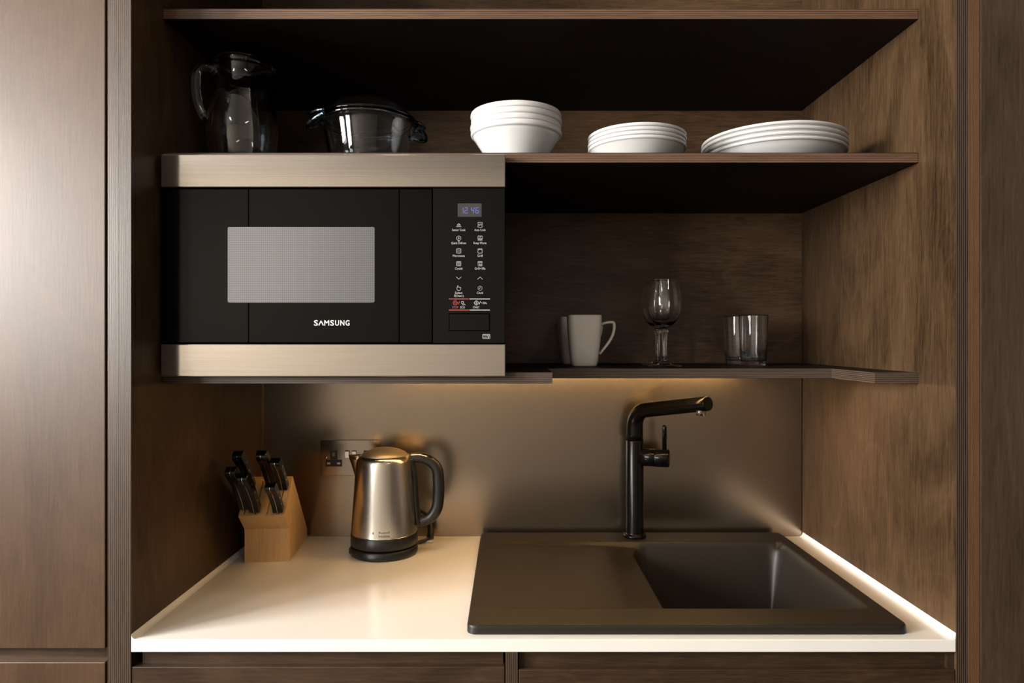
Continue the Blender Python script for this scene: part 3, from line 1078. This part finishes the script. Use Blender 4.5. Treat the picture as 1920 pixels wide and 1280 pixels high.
def knife(label, lane, along, length, wid, blade_len):
    """origin where the handle meets the slanted face; local +z is the handle axis, local x across, local y the handle's width"""
    base = P_F + fdir * along
    ax = Vector((0, fn.x, fn.y))
    wv = Vector((0, fdir.x, fdir.y))
    rot = Matrix((Vector((1, 0, 0)), wv, ax)).transposed().to_4x4()
    # small individual lean
    k = thing('kitchen_knife', label, 'knife', group='knives in the beech block')
    k.matrix_world = KB @ Matrix.Translation((lanes[lane], base.x, base.y)) @ rot @ Matrix.Translation((0, 0, .004))
    h = length
    w = wid
    # side outline in (y, z): y<0 is the front (cutting) edge with belly and hooked butt
    out = catmull([(-.40 * w, 0, 0), (-.56 * w, .06 * h, 0), (-.40 * w, .22 * h, 0), (-.34 * w, .45 * h, 0), (-.42 * w, .70 * h, 0), (-.66 * w, .90 * h, 0), (-.62 * w, .985 * h, 0),
                   (-.25 * w, 1.0 * h, 0), (.22 * w, .97 * h, 0), (.46 * w, .86 * h, 0), (.50 * w, .6 * h, 0), (.46 * w, .3 * h, 0), (.42 * w, 0, 0)], 4)
    poly = [(p.x, p.y) for p in out]
    th = .0100
    MB().prism(poly, 'x', -th, th).build('handle', M['black_gloss'], k, bevel=.003, bseg=3)
    tang = [(p[0] * 1.003, p[1] * 1.0015) for p in poly]
    MB().prism(tang, 'x', -.0005, .0005).build('tang', M['steel_plain'], k)
    for zz in (.25, .48, .71):
        MB().tube([(-th - .0003, .03 * w, zz * h), (th + .0003, .03 * w, zz * h)], .0024, 14).build('rivet', M['steel_plain'], k)
    MB().prism([(-.36 * w, -.0005), (-.36 * w, -.048), (.36 * w, -.048), (.36 * w, -.0005)], 'x', -.0008, .0008).build('blade', M['steel_plain'], k)
    return k


knife('leftmost black knife handle at the front of the beech block', 0, .022, .136, .022, .1)
knife('black knife handle rising behind the leftmost knife in the block', 0, .070, .124, .022, .1)
knife('black knife handle at centre front of the beech block', 1, .014, .126, .022, .1)
knife('tallest black knife handle at the back centre of the block', 2, .070, .124, .021, .1)
knife('black knife handle at the back right of the beech block', 3, .068, .101, .020, .1)
knife('short black paring knife handle at the front right of the block', 3, .011, .094, .018, .08)

# ------------------------------------------------------------------ crockery on the middle shelf
ZS = ZC + .3247


def crock(name, prof_out, prof_in, seg=80):
    return MB().lathe(prof_out + prof_in, seg).mesh(name, M['porcelain'])


bowl_me = crock('bowl', smooth2([(0, .003), (.040, .003)], 2) + [(.042, 0), (.045, 0), (.047, .003)] + smooth2([(.047, .003), (.060, .022), (.0715, .040), (.0788, .0510), (.0808, .0548)], 4) +
                smooth2([(.0818, .0560), (.0856, .0582), (.0864, .0625), (.0855, .0665), (.0842, .0668), (.0832, .0650)], 4),
                smooth2([(.0815, .0600), (.0788, .0555), (.068, .040), (.056, .022), (.042, .0065), (0, .0060)], 4))
pos = ['topmost', 'second from top', 'third from top', 'lowest']
for i in range(4):
    o = bpy.data.objects.new('bowl', bowl_me)
    COL.objects.link(o)
    o.location = ((.0005, -.0005, .001, 0)[i] + .0107, (.0, .001, -.0005, 0)[i] + .207, ZS + .0002 + .0108 * i)
    tag(o, 'white porcelain bowl, %s of the four stacked beside the glass dish' % pos[3 - i], 'bowl', 'bowls stacked on the shelf')


def plate_me(name, r, h):
    f = r * .58
    return crock(name, [(0, .002), (f - .004, .002), (f - .002, 0), (f + .001, 0), (f + .003, .0025)] +
                 smooth2([(f + .003, .0025), (f + .012, .006), (r * .86, h * .58), (r * .955, h - .0050), (r * .985, h - .0036), (r, h - .0012), (r * .998, h + .0008), (r * .982, h + .0014)], 5),
                 smooth2([(r * .955, h - .0008), (r * .86, h * .58 + .0046), (f + .010, .0105), (f, .0065), (0, .0060)], 4), 112)


sp_me = plate_me('side_plate', .0915, .0325)
dp_me = plate_me('dinner_plate', .135, .0350)
for i in range(4):
    o = bpy.data.objects.new('side_plate', sp_me)
    COL.objects.link(o)
    o.location = (.238 + (0, -.0006, .0004, 0)[i], .199, ZS + .0002 + .0074 * i)
    tag(o, 'small white porcelain side plate, %s in the middle stack' % pos[3 - i], 'plate', 'side plates stacked on the shelf')
for i in range(4):
    o = bpy.data.objects.new('dinner_plate', dp_me)
    COL.objects.link(o)
    o.location = (.516 + (0, .0006, -.0004, 0)[i], .2565, ZS + .0002 + .0092 * i)
    tag(o, 'large white porcelain dinner plate, %s in the stack by the right wall' % pos[3 - i], 'plate', 'dinner plates stacked on the shelf')

# ------------------------------------------------------------------ glass jug
JA = math.radians(212)          # direction of the handle; the lip points the other way
jug = thing('glass_jug', 'clear glass jug with handle on the shelf above the microwave', 'jug', (-.5187, .232, ZS + .0003))
LIP = JA - PI


def jug_warp(x, y, z):
    r = math.hypot(x, y)
    if r < 1e-6 or z < .155:
        return (x, y, z)
    a = math.atan2(y, x)
    da = (a - LIP + PI) % (2 * PI) - PI
    k = math.exp(-(da / .30) ** 2) * S01((z - .158) / .05)
    s = 1 + .23 * k
    return (x * s, y * s, z + .004 * k)


outer = smooth2([(.049, 0), (.0555, .008), (.0630, .035), (.0672, .066), (.0665, .092), (.0600, .122), (.0520, .146), (.0480, .164), (.0472, .178), (.0485, .193)], 5)
outer = outer + smooth2([(.0490, .1960), (.0522, .1980), (.0530, .2035), (.0524, .2080), (.0500, .2094), (.0478, .2080)], 4)
inner = smooth2([(.0462, .198), (.0440, .180), (.0448, .164), (.0488, .146), (.0568, .122), (.0633, .092), (.0640, .066), (.0598, .035), (.0520, .012), (.040, .0075), (0, .007)], 5)
MB().lathe([(0, .002), (.040, .002), (.044, 0)] + outer + inner, 96, warp=jug_warp).build('body', M['glass'], jug)
hpts = [(.0468, .186), (.060, .1885), (.0735, .1845), (.0810, .168), (.0820, .145), (.0790, .122), (.0740, .106), (.0680, .096), (.0640, .0915)]
hp = catmull([(math.cos(JA) * r, math.sin(JA) * r, h) for r, h in hpts], 6)
hr = [.0080] * len(hp)
for i in range(8):
    hr[i] = .0100 - .0020 * i / 8
    hr[-1 - i] = .0102 - .0022 * i / 8
MB().tube(hp, hr, 20, flat=1.15).build('handle', M['glass'], jug)

# ------------------------------------------------------------------ glass casserole with lid
ca_a = math.radians(205)
cas = thing('glass_casserole', 'round glass casserole dish with lid and blue tinted handles', 'casserole', (-.2753, .232, ZS + .0003), ca_a)
co = smooth2([(.055, 0), (.066, .004), (.0725, .022), (.0790, .050), (.0845, .078), (.0870, .086)], 5) + smooth2([(.0880, .0870), (.0935, .0880), (.0940, .0920), (.0920, .0935)], 3)
ci = smooth2([(.0860, .0925), (.0835, .088), (.0800, .078), (.0745, .050), (.0680, .022), (.060, .0065), (0, .006)], 5)
MB().lathe([(0, .001)] + co + ci, 96).build('dish', M['glass_blue'], cas)


def ear(zc_, reach, half, drop, th):
    """rounded loop handle standing out from the rim along +x"""
    pts_ = []
    for i in range(17):
        t = -1 + 2 * i / 16
        y = half * t
        x_ = .0905 + reach * (1 - abs(t) ** 2.6) - (0.0 if abs(t) < 1 else 0)
        z = zc_ - drop * (1 - t * t)
        pts_.append((x_ - .004 * abs(t), y, z))
    return pts_


for sgn in (1, -1):
    e_ = ear(.0895, .0225, .036, .016, .004)
    MB().tube([(p[0] * sgn, p[1] * sgn, p[2]) for p in e_], .0045, 12, flat=1.5).build('handle', M['glass_ear'], cas)
lid = MB().lathe([(.0905, .0938), (.0935, .0945), (.0940, .0975), (.0915, .0995)] +
                 smooth2([(.0880, .1000), (.080, .1105), (.066, .1235), (.048, .1325), (.030, .1355), (0, .1362)], 5) +
                 smooth2([(0, .1318), (.030, .1312), (.048, .1283), (.064, .1195), (.077, .1065), (.0835, .0960)], 5) +
                 [(.0835, .0900), (.0812, .0895)][:0] + [(.0860, .0940), (.0905, .0938)], 96).build('lid', M['glass_blue'], cas)
for sgn in (1, -1):
    e_ = ear(.0970, .0195, .030, .002, .004)
    MB().tube([(p[0] * sgn, p[1] * sgn, p[2]) for p in e_], .0038, 12, flat=1.6).build('lid_handle', M['glass_ear'], lid)

# ------------------------------------------------------------------ mugs, wine glasses, tumblers on the lowest shelf
ZL = ZC - .0577


def mug_mesh():
    prof = [(0, .003, 1), (.020, .003, .6), (.0225, 0, .6), (.0255, 0, .6), (.0275, .003, .6), (.0295, .012, .65), (.0315, .030, .7), (.0338, .055, .8), (.0355, .080, .9), (.0362, .100, 1), (.0364, .1075, 1), (.0360, .1092, 1), (.0350, .1095, 1),
            (.0338, .1088, 1), (.0332, .100, 1), (.0325, .080, .9), (.0308, .055, .8), (.0285, .030, .7), (.0262, .012, .6), (.020, .007, .6), (0, .0065, 1)]
    mb = MB()
    seg = 64
    rows = []
    vs = []
    for r, z, sq in prof:
        n_ = 2 + 3.2 * sq
        row = []
        if r == 0:
            vs.append((0, 0, z))
            rows.append([len(vs) - 1])
            continue
        for k_ in range(seg):
            a = 2 * PI * k_ / seg
            c, s_ = math.cos(a), math.sin(a)
            q = (abs(c) ** n_ + abs(s_) ** n_) ** (-1 / n_)
            vs.append((r * q * c, r * q * s_, z))
            row.append(len(vs) - 1)
        rows.append(row)
    fs = []
    for a, b in zip(rows[:-1], rows[1:]):
        for k_ in range(seg):
            k2 = (k_ + 1) % seg
            if len(a) == 1:
                fs.append((a[0], b[k2], b[k_]))
            elif len(b) == 1:
                fs.append((a[k_], a[k2], b[0]))
            else:
                fs.append((a[k_], a[k2], b[k2], b[k_]))
    mb.add(vs, fs, 0, True)
    return mb.mesh('mug_body', M['mug'])


mug_body = mug_mesh()
hm = catmull([(.0345, 0, .0885), (.044, 0, .0925), (.056, 0, .0945), (.0635, 0, .0935), (.0655, 0, .0880), (.0650, 0, .0780), (.0610, 0, .0640), (.053, 0, .050), (.043, 0, .0370), (.0335, 0, .0255)], 6)
mug_handle = MB().tube(hm, .0062, 14, flat=.52, up=(0, -1, 0)).mesh('mug_handle', M['mug'])
# handle tube: across is y, so flatten the other way
for (loc, rz, lab) in (((.1596, .392, ZL + .0002), 0, 'white squarish mug with angular handle at the front of the shelf'),
                       ((.149, .512, ZL + .0002), .12, 'white mug half hidden behind the front mug')):
    t = thing('mug', lab, 'mug', loc, rz, 'mugs on the lowest shelf')
    for nm, me in (('body', mug_body), ('handle', mug_handle)):
        o = bpy.data.objects.new(nm, me)
        COL.objects.link(o)
        o.parent = t

wo = smooth2([(.0350, .0002), (.0352, .0016), (.0300, .0030), (.0170, .0052), (.0085, .0090), (.0060, .0140), (.0050, .0240), (.0048, .0500), (.0056, .0680), (.0072, .0720), (.0078, .0750), (.0066, .0785), (.0075, .0815), (.0130, .0850)], 5)
wo = wo[:-1] + smooth2([(.0130, .0850), (.0240, .0945), (.0325, .1090), (.0368, .1270), (.0365, .1430), (.0345, .1600), (.0318, .1750), (.0302, .1836)], 5) + [(.0298, .1842), (.0291, .1842)]
wi = smooth2([(.0288, .1836), (.0304, .1750), (.0331, .1600), (.0350, .1430), (.0352, .1270), (.0310, .1100), (.0225, .0965), (.0110, .0900), (0, .0888)], 5)
wine_me = MB().lathe([(0, .0006)] + wo + wi, 72).mesh('wine_glass', M['glass'])
for (loc, lab) in (((.3285, .367, ZL + .0002), 'stemmed wine glass standing in front of its twin'), ((.3316, .4475, ZL + .0002), 'stemmed wine glass directly behind the front wine glass')):
    o = bpy.data.objects.new('wine_glass', wine_me)
    COL.objects.link(o)
    o.location = loc
    tag(o, lab, 'wine glass', 'wine glasses on the lowest shelf')
to = [(.0245, .0002), (.0262, .0012), (.0268, .0040), (.0272, .0120), (.0296, .0600), (.0317, .1085), (.0316, .1102), (.0309, .1108), (.0302, .1100)]
ti = [(.0300, .1085), (.0280, .0600), (.0257, .0135), (.0245, .0105), (.0215, .0092), (0, .0088)]
tum_me = MB().lathe([(0, .0012), (.0225, .0012)] + to + ti, 72).mesh('tumbler', M['glass'])
for (loc, lab) in (((.5373, .422, ZL + .0002), 'clear straight tumbler at the front right of the shelf'), ((.524, .487, ZL + .0002), 'clear tumbler overlapped by the front tumbler, nearer the wine glasses')):
    o = bpy.data.objects.new('tumbler', tum_me)
    COL.objects.link(o)
    o.location = loc
    tag(o, lab, 'tumbler', 'tumblers on the lowest shelf')
